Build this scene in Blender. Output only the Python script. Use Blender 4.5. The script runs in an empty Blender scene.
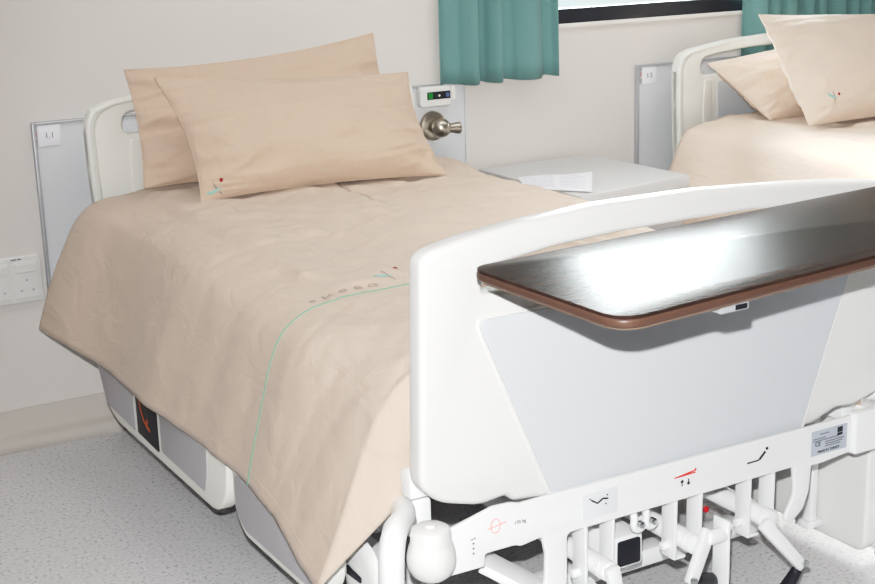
import bpy, bmesh, math, random
from mathutils import Vector, Matrix, noise
scene = bpy.context.scene
COL = scene.collection
PI = math.pi

# ------------------------------------------------------------------ materials
def lin(c):
    return tuple(((v/255)/12.92 if v/255 <= .04045 else ((v/255+.055)/1.055)**2.4) for v in c)

def mat(name, rgb, rough=.5, metal=0.0, spec=.5, var=.03, scale=8, bump=0.0, bscale=60, coat=0.0):
    m = bpy.data.materials.new(name); m.use_nodes = True
    nt = m.node_tree; b = nt.nodes['Principled BSDF']
    c = lin(rgb)
    b.inputs['Roughness'].default_value = rough; b.inputs['Metallic'].default_value = metal
    b.inputs['Specular IOR Level'].default_value = spec
    b.inputs['Coat Weight'].default_value = coat
    tc = nt.nodes.new('ShaderNodeTexCoord')
    n = nt.nodes.new('ShaderNodeTexNoise'); n.inputs['Scale'].default_value = scale; n.inputs['Detail'].default_value = 3
    r = nt.nodes.new('ShaderNodeMix'); r.data_type = 'RGBA'
    r.inputs[6].default_value = tuple(v*(1-var) for v in c)+(1,)
    r.inputs[7].default_value = tuple(min(1, v*(1+var)) for v in c)+(1,)
    nt.links.new(tc.outputs['Object'], n.inputs['Vector'])
    nt.links.new(n.outputs['Fac'], r.inputs[0]); nt.links.new(r.outputs[2], b.inputs['Base Color'])
    if bump:
        n2 = nt.nodes.new('ShaderNodeTexNoise'); n2.inputs['Scale'].default_value = bscale; n2.inputs['Detail'].default_value = 4
        bp = nt.nodes.new('ShaderNodeBump'); bp.inputs['Strength'].default_value = bump; bp.inputs['Distance'].default_value = .004
        nt.links.new(tc.outputs['Object'], n2.inputs['Vector']); nt.links.new(n2.outputs['Fac'], bp.inputs['Height'])
        nt.links.new(bp.outputs['Normal'], b.inputs['Normal'])
    return m

def fabric(name, rgb, rough=.9, weave=420, wrinkle=.5):
    m = mat(name, rgb, rough, 0, .2, .03, 3)
    nt = m.node_tree; b = nt.nodes['Principled BSDF']
    b.inputs['Sheen Weight'].default_value = .15
    tc = nt.nodes.new('ShaderNodeTexCoord')
    mp = nt.nodes.new('ShaderNodeMapping'); mp.inputs['Scale'].default_value = (9, 4, 6); mp.inputs['Rotation'].default_value = (.3, .2, .7)
    n1 = nt.nodes.new('ShaderNodeTexNoise'); n1.inputs['Scale'].default_value = 1.6; n1.inputs['Detail'].default_value = 6; n1.inputs['Distortion'].default_value = .8
    n2 = nt.nodes.new('ShaderNodeTexNoise'); n2.inputs['Scale'].default_value = weave; n2.inputs['Detail'].default_value = 1
    b1 = nt.nodes.new('ShaderNodeBump'); b1.inputs['Strength'].default_value = wrinkle; b1.inputs['Distance'].default_value = .02
    b2 = nt.nodes.new('ShaderNodeBump'); b2.inputs['Strength'].default_value = .12; b2.inputs['Distance'].default_value = .002
    L = nt.links.new
    L(tc.outputs['Object'], mp.inputs['Vector']); L(mp.outputs['Vector'], n1.inputs['Vector']); L(tc.outputs['Object'], n2.inputs['Vector'])
    L(n1.outputs['Fac'], b1.inputs['Height']); L(n2.outputs['Fac'], b2.inputs['Height'])
    L(b1.outputs['Normal'], b2.inputs['Normal']); L(b2.outputs['Normal'], b.inputs['Normal'])
    return m

M = {}
M['wall'] = mat('wall_paint', (222, 218, 214), .75, var=.012, scale=2, bump=.04, bscale=180)
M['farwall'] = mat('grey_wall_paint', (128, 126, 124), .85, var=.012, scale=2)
M['ceiling'] = mat('ceiling_paint', (190, 190, 190), .9, var=.01)
M['base'] = mat('cove_vinyl', (202, 196, 189), .55, var=.03, scale=5)
M['white'] = mat('white_plastic', (228, 228, 226), .38, var=.008, scale=6)
M['cream'] = mat('cream_plastic', (236, 236, 230), .4, var=.01, scale=6)
M['enamel'] = mat('white_enamel_steel', (238, 240, 240), .35, var=.01, scale=9)
M['paleblue'] = mat('pale_grey_laminate', (207, 211, 216), .45, spec=.2, var=.01, scale=10)
M['panel'] = mat('blue_grey_laminate', (218, 220, 224), .45, var=.015, scale=10)
M['trim'] = mat('aluminium_trim', (186, 188, 193), .4, .3, var=.03)
M['railgrey'] = mat('rail_grey_plastic', (184, 182, 186), .5, var=.02)
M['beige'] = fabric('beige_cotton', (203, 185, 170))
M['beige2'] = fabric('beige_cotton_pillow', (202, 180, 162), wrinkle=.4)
M['beige_lit'] = fabric('beige_cotton_lit', (222, 204, 189), wrinkle=.45)  # far-bed copy of the beige, stronger light put into its colour
M['sheet'] = fabric('pale_pink_sheet', (225, 205, 196))
M['teal'] = fabric('teal_curtain', (116, 152, 151), .85, 300, .1)
M['greenthread'] = mat('green_thread', (128, 168, 148), .8)
M['greythread'] = mat('grey_thread', (166, 152, 146), .8)
M['tealthread'] = mat('teal_thread', (150, 196, 190), .8)
M['redthread'] = mat('red_thread', (150, 30, 40), .8)
M['black'] = mat('black_plastic', (32, 33, 42), .5, var=.05)
M['darkrubber'] = mat('dark_rubber', (45, 45, 48), .7)
M['chrome'] = mat('chrome', (200, 202, 205), .18, 1.0)
M['nickel'] = mat('brushed_nickel', (198, 190, 178), .33, 1.0, var=.06, scale=40)
M['gold'] = mat('cabinet_laminate', (203, 203, 203), .42, var=.015)
M['cabdark'] = mat('cabinet_shadow_gap', (90, 92, 96), .6)
M['paper'] = mat('paper', (240, 240, 246), .8, var=.01)
M['inkgrey'] = mat('grey_ink', (120, 122, 132), .8)
M['ink'] = mat('dark_ink', (42, 44, 50), .7)
M['redink'] = mat('red_ink', (226, 66, 60), .7)
M['palered'] = mat('pale_red_ink', (240, 160, 150), .7)
M['silver'] = mat('silver_label', (186, 192, 204), .4, .2)
M['orange'] = mat('orange_print', (196, 96, 48), .6)
M['green'] = mat('green_display', (30, 140, 60), .4)
M['blueprint'] = mat('blue_print', (90, 110, 150), .6)
M['frame'] = mat('charcoal_window_frame', (46, 48, 56), .35, var=.05)
M['edge'] = mat('brown_edge_band', (95, 72, 62), .4, var=.12, scale=60)
M['sill'] = mat('white_sill', (236, 232, 228), .5)
M['casterg'] = mat('grey_caster', (120, 122, 126), .5)

def floor_mat():
    m = bpy.data.materials.new('speckled_vinyl'); m.use_nodes = True
    nt = m.node_tree; b = nt.nodes['Principled BSDF']; L = nt.links.new
    tc = nt.nodes.new('ShaderNodeTexCoord')
    n = nt.nodes.new('ShaderNodeTexNoise'); n.inputs['Scale'].default_value = 95; n.inputs['Detail'].default_value = 2
    r = nt.nodes.new('ShaderNodeValToRGB')
    e = r.color_ramp.elements
    e[0].position = .30; e[0].color = lin((160, 163, 170))+(1,)
    e[1].position = .40; e[1].color = lin((214, 214, 217))+(1,)
    x = e.new(.62); x.color = lin((222, 221, 222))+(1,)
    x = e.new(.72); x.color = lin((234, 233, 231))+(1,)
    n2 = nt.nodes.new('ShaderNodeTexNoise'); n2.inputs['Scale'].default_value = 40; n2.inputs['Detail'].default_value = 1
    r2 = nt.nodes.new('ShaderNodeValToRGB'); r2.color_ramp.elements[0].position = .25; r2.color_ramp.elements[1].position = .32
    r2.color_ramp.elements[0].color = (.74, .75, .78, 1); r2.color_ramp.elements[1].color = (1, 1, 1, 1)
    mx = nt.nodes.new('ShaderNodeMix'); mx.data_type = 'RGBA'; mx.blend_type = 'MULTIPLY'; mx.inputs[0].default_value = 1
    L(tc.outputs['Object'], n.inputs['Vector']); L(tc.outputs['Object'], n2.inputs['Vector'])
    L(n.outputs['Fac'], r.inputs[0]); L(n2.outputs['Fac'], r2.inputs[0])
    L(r.outputs[0], mx.inputs[6]); L(r2.outputs[0], mx.inputs[7]); L(mx.outputs[2], b.inputs['Base Color'])
    b.inputs['Roughness'].default_value = .42
    return m
M['floor'] = floor_mat()

def wood_mat():
    m = bpy.data.materials.new('dark_walnut_laminate'); m.use_nodes = True
    nt = m.node_tree; b = nt.nodes['Principled BSDF']; L = nt.links.new
    tc = nt.nodes.new('ShaderNodeTexCoord'); mp = nt.nodes.new('ShaderNodeMapping')
    mp.inputs['Scale'].default_value = (3, 70, 1)
    n = nt.nodes.new('ShaderNodeTexNoise'); n.inputs['Scale'].default_value = 1.5; n.inputs['Detail'].default_value = 5; n.inputs['Distortion'].default_value = .4
    r = nt.nodes.new('ShaderNodeValToRGB')
    r.color_ramp.elements[0].position = .3; r.color_ramp.elements[0].color = lin((54, 41, 37))+(1,)
    r.color_ramp.elements[1].position = .7; r.color_ramp.elements[1].color = lin((74, 57, 51))+(1,)
    L(tc.outputs['Object'], mp.inputs['Vector']); L(mp.outputs['Vector'], n.inputs['Vector']); L(n.outputs['Fac'], r.inputs[0])
    L(r.outputs[0], b.inputs['Base Color'])
    b.inputs['Roughness'].default_value = .27; b.inputs['Specular IOR Level'].default_value = .11
    return m
M['wood'] = wood_mat()

def glass_mat():
    m = bpy.data.materials.new('window_glass'); m.use_nodes = True
    nt = m.node_tree; nt.nodes.clear(); L = nt.links.new
    o = nt.nodes.new('ShaderNodeOutputMaterial'); t = nt.nodes.new('ShaderNodeBsdfTransparent'); t.inputs[0].default_value = (.93, .97, .97, 1)
    g = nt.nodes.new('ShaderNodeBsdfGlossy'); g.inputs['Roughness'].default_value = .02
    f = nt.nodes.new('ShaderNodeFresnel'); f.inputs[0].default_value = 1.45
    mx = nt.nodes.new('ShaderNodeMixShader')
    L(f.outputs[0], mx.inputs[0]); L(t.outputs[0], mx.inputs[1]); L(g.outputs[0], mx.inputs[2]); L(mx.outputs[0], o.inputs[0])
    return m
M['glass'] = glass_mat()

# ------------------------------------------------------------------ geometry helpers
def box(bm, x0, x1, y0, y1, z0, z1, bev=0.0, seg=2):
    t = bmesh.new()
    vs = [t.verts.new((x, y, z)) for x in (x0, x1) for y in (y0, y1) for z in (z0, z1)]
    for f in ((0,1,3,2),(4,6,7,5),(0,4,5,1),(2,3,7,6),(0,2,6,4),(1,5,7,3)):
        t.faces.new([vs[i] for i in f])
    bmesh.ops.recalc_face_normals(t, faces=t.faces)
    if bev: bmesh.ops.bevel(t, geom=list(t.edges), offset=bev, segments=seg, profile=.5, affect='EDGES', clamp_overlap=True)
    join(bm, t)

def join(bm, t):
    mp = {}
    for v in t.verts: mp[v] = bm.verts.new(v.co)
    for f in t.faces:
        try: bm.faces.new([mp[v] for v in f.verts])
        except ValueError: pass
    t.free()

def lathe(bm, p0, axis, prof, seg=24):
    """prof: list of (distance along axis, radius)"""
    a = Vector(axis).normalized(); p0 = Vector(p0)
    u = a.orthogonal().normalized(); w = a.cross(u)
    rings = []
    for (d, r) in prof:
        c = p0 + a*d
        rings.append([bm.verts.new(c + (u*math.cos(2*PI*k/seg) + w*math.sin(2*PI*k/seg))*max(r, 1e-5)) for k in range(seg)])
    fs = []
    for i in range(len(rings)-1):
        for k in range(seg):
            fs.append(bm.faces.new((rings[i][k], rings[i][(k+1) % seg], rings[i+1][(k+1) % seg], rings[i+1][k])))
    fs.append(bm.faces.new(list(reversed(rings[0])))); fs.append(bm.faces.new(rings[-1]))
    bmesh.ops.recalc_face_normals(bm, faces=fs)

def cyl(bm, p0, p1, r, r2=None, seg=20, bev=.0):
    p0, p1 = Vector(p0), Vector(p1); L = (p1-p0).length; r2 = r if r2 is None else r2
    if bev: lathe(bm, p0, p1-p0, [(0, r-bev), (bev*.3, r-bev*.3), (bev, r), (L-bev, r2), (L-bev*.3, r2-bev*.3), (L, r2-bev)], seg)
    else: lathe(bm, p0, p1-p0, [(0, r), (L, r2)], seg)

def tube(bm, pts, r, seg=10, flat=1.0, up=None):
    pts = [Vector(p) for p in pts]; rings = []
    n = None
    for i, p in enumerate(pts):
        t = (pts[min(i+1, len(pts)-1)] - pts[max(i-1, 0)]).normalized()
        if n is None: n = Vector(up) if up else t.orthogonal()
        n = (n - t*n.dot(t)).normalized(); b = t.cross(n)
        rings.append([bm.verts.new(p + n*math.cos(2*PI*k/seg)*r + b*math.sin(2*PI*k/seg)*r*flat) for k in range(seg)])
    fs = []
    for i in range(len(rings)-1):
        for k in range(seg):
            fs.append(bm.faces.new((rings[i][k], rings[i][(k+1) % seg], rings[i+1][(k+1) % seg], rings[i+1][k])))
    fs.append(bm.faces.new(list(reversed(rings[0])))); fs.append(bm.faces.new(rings[-1]))
    bmesh.ops.recalc_face_normals(bm, faces=fs)

def bar(bm, p0, p1, w, h, up=(0,0,1), w2=None, bev=.004):
    """rectangular bar from p0 to p1"""
    p0, p1 = Vector(p0), Vector(p1); a = (p1-p0).normalized(); u = Vector(up); u = (u-a*u.dot(a)).normalized(); s = a.cross(u)
    w2 = w if w2 is None else w2
    t = bmesh.new(); v = []
    for p, ww in ((p0, w), (p1, w2)):
        for i, j in ((-1,-1),(1,-1),(1,1),(-1,1)):
            v.append(t.verts.new(p + s*i*ww/2 + u*j*h/2))
    for f in ((0,1,2,3),(4,7,6,5),(0,4,5,1),(1,5,6,2),(2,6,7,3),(3,7,4,0)): t.faces.new([v[i] for i in f])
    bmesh.ops.recalc_face_normals(t, faces=t.faces)
    if bev: bmesh.ops.bevel(t, geom=list(t.edges), offset=bev, segments=2, profile=.5, affect='EDGES', clamp_overlap=True)
    join(bm, t)

def rpoly(pts, rad, seg=6):
    out = []; n = len(pts)
    for i in range(n):
        p = Vector(pts[i]).to_2d(); a = Vector(pts[i-1]).to_2d(); b = Vector(pts[(i+1) % n]).to_2d()
        r = rad[i] if isinstance(rad, (list, tuple)) else rad
        da, db = (a-p), (b-p); r = min(r, da.length*.49, db.length*.49)
        if r < 1e-4: out.append(p); continue
        s, e = p+da.normalized()*r, p+db.normalized()*r
        for k in range(seg+1):
            t = k/seg; out.append(s*(1-t)**2 + p*2*t*(1-t) + e*t*t)
    return out

def plate_mesh(outlines, t, bev=.004, plane='XZ', at=0.0, res=3):
    """solid plate from 2-D outlines (first outer, others holes); plane XZ: 2-D=(x,z), thickness around y=at"""
    cu = bpy.data.curves.new('plate', 'CURVE'); cu.dimensions = '2D'; cu.fill_mode = 'BOTH'
    for ol in outlines:
        s = cu.splines.new('POLY'); s.points.add(len(ol)-1)
        for q, p in zip(s.points, ol): q.co = (p[0], p[1], 0, 1)
        s.use_cyclic_u = True
    cu.extrude = max(t/2-bev, 0.0005); cu.bevel_depth = bev; cu.bevel_resolution = res; cu.offset = -bev
    o = bpy.data.objects.new('plate', cu); COL.objects.link(o)
    dg = bpy.context.evaluated_depsgraph_get()
    me = bpy.data.meshes.new_from_object(o.evaluated_get(dg))
    bpy.data.objects.remove(o); bpy.data.curves.remove(cu)
    if plane == 'XZ': me.transform(Matrix(((1,0,0,0),(0,0,-1,at),(0,1,0,0),(0,0,0,1))))
    elif plane == 'YZ': me.transform(Matrix(((0,0,1,at),(1,0,0,0),(0,1,0,0),(0,0,0,1))))
    else: me.transform(Matrix.Translation((0, 0, at)))
    b = bmesh.new(); b.from_mesh(me); bmesh.ops.remove_doubles(b, verts=b.verts, dist=1e-5); b.to_mesh(me); b.free()
    return me

def text_mesh(s, size, depth=.0006, align='CENTER'):
    cu = bpy.data.curves.new('text', 'FONT'); cu.body = s; cu.size = size; cu.extrude = depth; cu.align_x = align; cu.align_y = 'CENTER'
    cu.resolution_u = 3
    o = bpy.data.objects.new('text', cu); COL.objects.link(o)
    dg = bpy.context.evaluated_depsgraph_get(); me = bpy.data.meshes.new_from_object(o.evaluated_get(dg))
    bpy.data.objects.remove(o); bpy.data.curves.remove(cu)
    return me

def frontal(me, x, y, z, sc=1.0):   # stand a flat mesh up on a face that looks towards -y
    me.transform(Matrix(((sc,0,0,x),(0,0,-1,y),(0,sc,0,z),(0,0,0,1)))); return me

def obj(name, geo, m, parent=None, smooth=True, ang=35, kind=None):
    if isinstance(geo, bmesh.types.BMesh):
        me = bpy.data.meshes.new(name); geo.to_mesh(me); geo.free()
    else: me = geo; me.name = name
    me.materials.clear(); me.materials.append(m)
    o = bpy.data.objects.new(name, me); COL.objects.link(o)
    if parent is not None:
        r = parent
        off = Vector(parent.location)
        while r.parent: r = r.parent; off += Vector(r.location)
        me.transform(Matrix.Translation(-off)); o.parent = parent
    if smooth:
        me.shade_smooth(); me.set_sharp_from_angle(angle=math.radians(ang))
    if kind: o['kind'] = kind
    return o

def tag(o, label, cat, group=None):
    o['label'] = label; o['category'] = cat
    if group: o['group'] = group
    return o
def thing(name, loc, label, cat, group=None):
    o = bpy.data.objects.new(name, None); COL.objects.link(o); o.location = loc; o.empty_display_size = .1
    return tag(o, label, cat, group)
def lab(o, label): o['label'] = label; return o
B = bmesh.new
def copy_tree(o, parent=None):
    c = o.copy(); COL.objects.link(c); c.parent = parent
    for ch in list(o.children): copy_tree(ch, c)
    return c
def pl(name, outlines, t, bev, plane, at, m, parent=None, **k):
    return obj(name, plate_mesh(outlines, t, bev, plane, at), m, parent, **k)
def rect(x0, x1, z0, z1): return [(x0, z0), (x1, z0), (x1, z1), (x0, z1)]

# ------------------------------------------------------------------ the room
bm = B(); box(bm, -4, 7, -7, .12, -.12, 0); obj('floor', bm, M['floor'], smooth=False, kind='structure')
WX0, WX1, WZ0, WZ1 = 1.66, 3.50, 1.262, 2.62
w = plate_mesh([rect(-4, 7, 0, 3.0), rect(WX0, WX1, WZ0, WZ1)], .12, .0005, 'XZ', .06)
obj('wall_back', w, M['wall'], smooth=False, kind='structure')
bm = B(); box(bm, -4, 7, -7, .12, 3.0, 3.12); obj('ceiling', bm, M['ceiling'], smooth=False, kind='structure')
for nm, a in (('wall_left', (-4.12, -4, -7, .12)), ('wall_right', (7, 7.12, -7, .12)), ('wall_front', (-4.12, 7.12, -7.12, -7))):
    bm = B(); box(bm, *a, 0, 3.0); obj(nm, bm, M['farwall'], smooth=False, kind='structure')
# coved baseboard
bm = B()
prof = [(0, .136), (-.006, .136), (-.008, .130), (-.010, .062), (-.016, .053), (-.030, .048), (-.042, .039), (-.048, .026), (-.048, .012), (-.044, .004), (-.042, 0), (0, 0)]
r0 = [bm.verts.new((-4, y, z)) for y, z in prof]; r1 = [bm.verts.new((7, y, z)) for y, z in prof]
for i in range(len(prof)):
    j = (i+1) % len(prof); bm.faces.new((r0[i], r0[j], r1[j], r1[i]))
bmesh.ops.recalc_face_normals(bm, faces=bm.faces)
obj('baseboard_back', bm, M['base'], ang=60, kind='structure')
# window: dark frame with one mullion, glass, sill lip
win = bpy.data.objects.new('window_1', None); COL.objects.link(win); win.location = ((WX0+WX1)/2, .03, WZ0); win['kind'] = 'structure'
mid = (WX0+WX1)/2
fr = plate_mesh([rect(WX0, WX1, WZ0, WZ1), rect(WX0+.055, WX1-.055, WZ0+.058, WZ1-.055)], .06, .003, 'XZ', .035)
obj('window_frame', fr, M['frame'], win, smooth=False)
bm = B(); box(bm, WX0+.05, WX1-.05, .034, .038, WZ0+.05, WZ1-.05); obj('pane', bm, M['glass'], win, smooth=False)
bm = B(); box(bm, WX0-.02, WX1+.02, -.012, .01, WZ0-.014, WZ0+.002, .003); obj('trim_1', bm, M['sill'], kind='structure')
bm = B(); box(bm, 1.2, 4.2, -.075, -.035, 2.72, 2.76, .004)
for x in (1.4, 2.7, 4.0): box(bm, x, x+.03, -.06, 0, 2.73, 2.75)
obj('trim_2', bm, M['enamel'], kind='structure')

# ------------------------------------------------------------------ curtains
def curtain(x0, x1, zb, seed, folds, label, slope=0.0):
    rnd = random.Random(seed); bm = B(); nx, nz = 150, 26; grid = []
    ph = [rnd.uniform(-.5, .5) for _ in range(40)]
    for j in range(nz+1):
        row = []; v = j/nz; z = zb + (2.73-zb)*v
        for i in range(nx+1):
            u = i/nx; t = u*folds; k = int(t)
            a = .042*(1 - .25*v)
            w_ = t + .18*math.sin(2*PI*t*.37+seed) + .04*math.sin(3*v+ph[k % 40])
            s = math.sin(2*PI*w_); s = math.copysign(abs(s)**.75, s)
            y = -.052 + a*s*.8 + .008*math.sin(4*PI*w_+1)
            x = x0 + (x1-x0)*(u + .012*math.sin(2*PI*w_+1.2)) + (u-.35)*.05*(1-v)
            zz = z + (.003*math.sin(2*PI*w_+.8) + slope*(u-.5))*(1-v)**3
            row.append(bm.verts.new((x, y, zz)))
        grid.append(row)
    for j in range(nz):
        for i in range(nx): bm.faces.new((grid[j][i], grid[j][i+1], grid[j+1][i+1], grid[j+1][i]))
    o = obj('curtain', bm, M['teal'], ang=80); tag(o, label, 'curtain')
    sm = o.modifiers.new('thick', 'SOLIDIFY'); sm.thickness = .003
    return o
curtain(1.508, 1.988, 1.074, 3, 3.7, 'teal curtain hanging over the wall beside the nurse call unit, left of the window')
curtain(2.985, 3.95, 1.072, 9, 11, 'teal curtain with close folds hanging behind the far bed, right of the window')

# ------------------------------------------------------------------ bedhead wall panels, tags, sockets, devices
def bedhead(x0, x1, label):
    t = thing('bedhead_panel', ((x0+x1)/2, 0, .40), label, 'wall panel', 'bedhead wall panels')
    z0, z1 = .40, 1.078
    bm = B(); box(bm, x0+.006, x1-.006, -.014, -.0006, z0+.006, z1-.006); obj('laminate_board', bm, M['panel'], t, smooth=False)
    bm = B(); box(bm, x0, x0+.011, -.022, -.0006, z0, z1, .002); obj('edge_trim', bm, M['trim'], t)
    bm = B(); box(bm, x0+.011, x1, -.022, -.0006, z1-.008, z1, .002); obj('edge_trim', bm, M['trim'], t)
    bm = B(); box(bm, x1-.004, x1, -.018, -.0006, z0, z1-.008, .001); obj('edge_trim', bm, M['panel'], t)
    return t
bedhead(-.010, 1.615, 'blue-grey wall panel behind the near bed, carrying the 1.1 tag')
bedhead(2.43, 4.045, 'blue-grey wall panel behind the far bed, carrying the 1.2 tag')
def numtag(x, txt, label):
    t = thing('bed_number_tag', (x+.035, -.0145, 1.036), label, 'sign', 'bed number tags')
    bm = B(); box(bm, x, x+.074, -.018, -.0145, 1.0, 1.068, .001); obj('card', bm, M['paper'], t)
    obj('number', frontal(text_mesh(txt, .026), x+.038, -.0184, 1.033), M['inkgrey'], t, smooth=False)
    bm = B(); box(bm, x-.008, x-.001, -.0165, -.0145, 1.030, 1.050); obj('red_mark', bm, mat('faded_red', (205, 170, 168), .8), t)
    bm = B(); box(bm, x-.008, x-.001, -.0165, -.0145, 1.002, 1.024); obj('blue_mark', bm, M['trim'], t)
    bm = B(); box(bm, x-.008, x-.001, -.0165, -.0145, 1.052, 1.066); obj('grey_mark', bm, M['trim'], t)
numtag(.006, '1.1', 'small white 1.1 bed number card on the left wall panel')
numtag(2.455, '1.2', 'small white 1.2 bed number card on the wall panel of the far bed')

# socket plate
so = thing('socket_outlet', (-.155, 0, .57), 'white double power socket plate on the wall left of the near bed', 'socket')
pl('face_plate', [rpoly(rect(-.285, -.024, .495, .652), .016)], .016, .006, 'XZ', -.008, M['white'], so)
for (a, b) in ((-.118, -.036), (-.210, -.130)):
    f = pl('socket_module', [rpoly(rect(a, b, .512, .632), .006)], .004, .0015, 'XZ', -.017, M['paleblue' if 0 else 'white'], so)
    mx = (a+b)/2
    for dx, z in ((0, .572), (-.019, .538), (.019, .538)):
        bm = B(); cyl(bm, (mx+dx, -.0185, z), (mx+dx, -.0196, z), .004, seg=12); obj('pin_hole', bm, M['trim'], f)
    pl('rocker_switch', [rpoly(rect(a+.006, b-.006, .598, .626), .003)], .004, .0015, 'XZ', -.0195, M['white'], f)
pl('lettering', [rect(-.12, -.104, .641, .645)], .001, .0002, 'XZ', -.0165, M['inkgrey'], so)
pl('lettering', [rect(-.101, -.088, .641, .645)], .001, .0002, 'XZ', -.0165, M['inkgrey'], so)

# nurse call unit
nc = thing('nurse_call_unit', (1.475, -.014, 1.0), 'white nurse call unit with small black and green display on the wall panel', 'call unit')
pl('housing', [rpoly(rect(1.402, 1.535, .999, 1.075), .016)], .034, .008, 'XZ', -.032, M['white'], nc)
sc_ = pl('display', [rpoly(rect(1.430, 1.528, 1.028, 1.056), .003)], .003, .001, 'XZ', -.050, M['black'], nc)
pl('green_button', [rect(1.434, 1.452, 1.031, 1.053)], .002, .0005, 'XZ', -.052, M['green'], sc_)
pl('blue_button', [rpoly(rect(1.508, 1.523, 1.034, 1.050), .004)], .002, .0005, 'XZ', -.052, M['blueprint'], sc_)
bm = B(); cyl(bm, (1.480, -.051, 1.041), (1.480, -.0535, 1.041), .004, seg=12); obj('indicator', bm, M['white'], sc_)
pl('side_clip', [rpoly(rect(1.539, 1.558, 1.016, 1.072), .006)], .026, .004, 'XZ', -.028, M['white'], nc)

# nickel knob (gas point)
kn = thing('wall_knob', (1.478, -.014, .925), 'brushed nickel round knob with lever on the wall panel under the nurse call unit', 'knob')
bm = B(); lathe(bm, (1.468, -.014, .926), (0, -1, 0), [(0, .056), (.006, .056), (.013, .052), (.018, .040), (.020, .02)], 40); obj('rosette', bm, M['nickel'], kn)
bm = B(); lathe(bm, (1.470, -.030, .925), (0.05, -1, 0), [(0, .016), (.012, .017), (.018, .026), (.032, .033), (.048, .035), (.062, .031), (.072, .021), (.077, .008), (.078, .001)], 32); obj('ball', bm, M['nickel'], kn)
bm = B(); lathe(bm, (1.490, -.075, .922), (1, -.12, -.05), [(0, .022), (.022, .017), (.034, .019), (.040, .0215), (.056, .0215), (.061, .016)], 24)
obj('lever', bm, M['nickel'], kn)

# ------------------------------------------------------------------ hospital bed
CX = .80
def mir(pts): return [(1.452-x, z) for x, z in pts]   # about the headboard's middle
bed = thing('hospital_bed', (CX, -1.2, 0), 'near white crank-operated hospital bed with grey footboard panel, in the foreground', 'bed', 'hospital beds')
# headboard: raised border, recessed field, slot
hl = [(.155, .42), (.130, .92), (.128, 1.075), (.150, 1.118), (.21, 1.138), (.30, 1.153), (.42, 1.165), (.60, 1.174), (.726, 1.175)]
ho = hl + list(reversed(mir(hl[:-1])))
slot = rpoly([(.248, 1.030), (.252, 1.096), (.34, 1.110), (.50, 1.124), (.726, 1.128), (.952, 1.124), (1.112, 1.110), (1.20, 1.096), (1.204, 1.030)], [.03, .03, .02, .02, .02, .02, .02, .03, .03], 5)
il = [(.205, .46), (.178, .92), (.176, 1.05), (.195, 1.082), (.24, 1.096)]
inner = rpoly(il + list(reversed(mir(il))), .012)
border = [Vector(p) for p in ho]
hb = obj('headboard', plate_mesh([border, inner[:]], .050, .012, 'XZ', -.125), M['cream'], bed) if 0 else None
hb = pl('headboard', [border, slot], .036, .010, 'XZ', -.122, M['cream'], bed)
rim_l = [(.155, .42), (.130, .92), (.128, 1.075), (.150, 1.118), (.21, 1.139), (.40, 1.163), (.40, 1.148), (.22, 1.122), (.172, 1.100), (.156, 1.06), (.158, .92), (.183, .42)]
pl('border_rib', [rpoly(rim_l, [0, .01, .03, .02, .01, .005, .005, .02, .03, .03, .01, 0])], .052, .010, 'XZ', -.122, M['cream'], hb)
pl('border_rib', [rpoly(mir(rim_l), [0, .01, .03, .02, .01, .005, .005, .02, .03, .03, .01, 0])], .052, .010, 'XZ', -.122, M['cream'], hb)
for mm in (lambda q: q, mir):
    pl('field_rib', [rpoly(mm([(.275, .47), (.262, .90), (.268, 1.012), (.305, 1.012), (.312, .90), (.330, .47)]), .008)], .044, .005, 'XZ', -.122, M['cream'], hb)
pl('insert_panel', [rpoly([(.36, .48), (.335, 1.0), (1.117, 1.0), (1.092, .48)], .02)], .042, .003, 'XZ', -.122, M['paleblue'], hb)

# footboard
fo = rpoly([(.165, .535), (.124, .580), (.140, 1.040), (.165, 1.056), (.25, 1.072), (.367, 1.084), (.564, 1.096), (.829, 1.094), (1.12, 1.077), (1.325, 1.058),
            (1.455, 1.040), (1.492, 1.01), (1.496, .585), (1.45, .535), (1.33, .505), (1.27, .512), (1.20, .487), (.43, .487), (.345, .497), (.328, .513), (.262, .507)],
           [.04, .02, .05, .02, .02, .02, .02, .02, .02, .02, .03, .02, .02, .04, .02, .02, .01, .01, .008, .008, .02], 6)
fs = rpoly([(.27, .955), (.30, 1.006), (.453, 1.024), (.60, 1.031), (.80, 1.033), (1.0, 1.031), (1.25, 1.010), (1.28, .955)], [.03, .03, .01, .01, .01, .01, .03, .03], 5)
fbd = pl('footboard', [fo, fs], .055, .014, 'XZ', -2.2225, M['white'], bed)
ins = rpoly([(.262, .902), (.437, .497), (1.152, .489), (1.290, .860), (1.280, .902)], [.030, .004, .004, .02, .03], 6)
pl('insert_panel', [ins], .008, .002, 'XZ', -2.2505, M['paleblue'], fbd)
insb = rpoly([(.252, .910), (.430, .492), (1.160, .484), (1.300, .860), (1.290, .910)], [.035, .004, .004, .02, .03], 6)
pl('insert_border', [insb, ins], .006, .002, 'XZ', -2.2505, M['white'], fbd)

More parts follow.
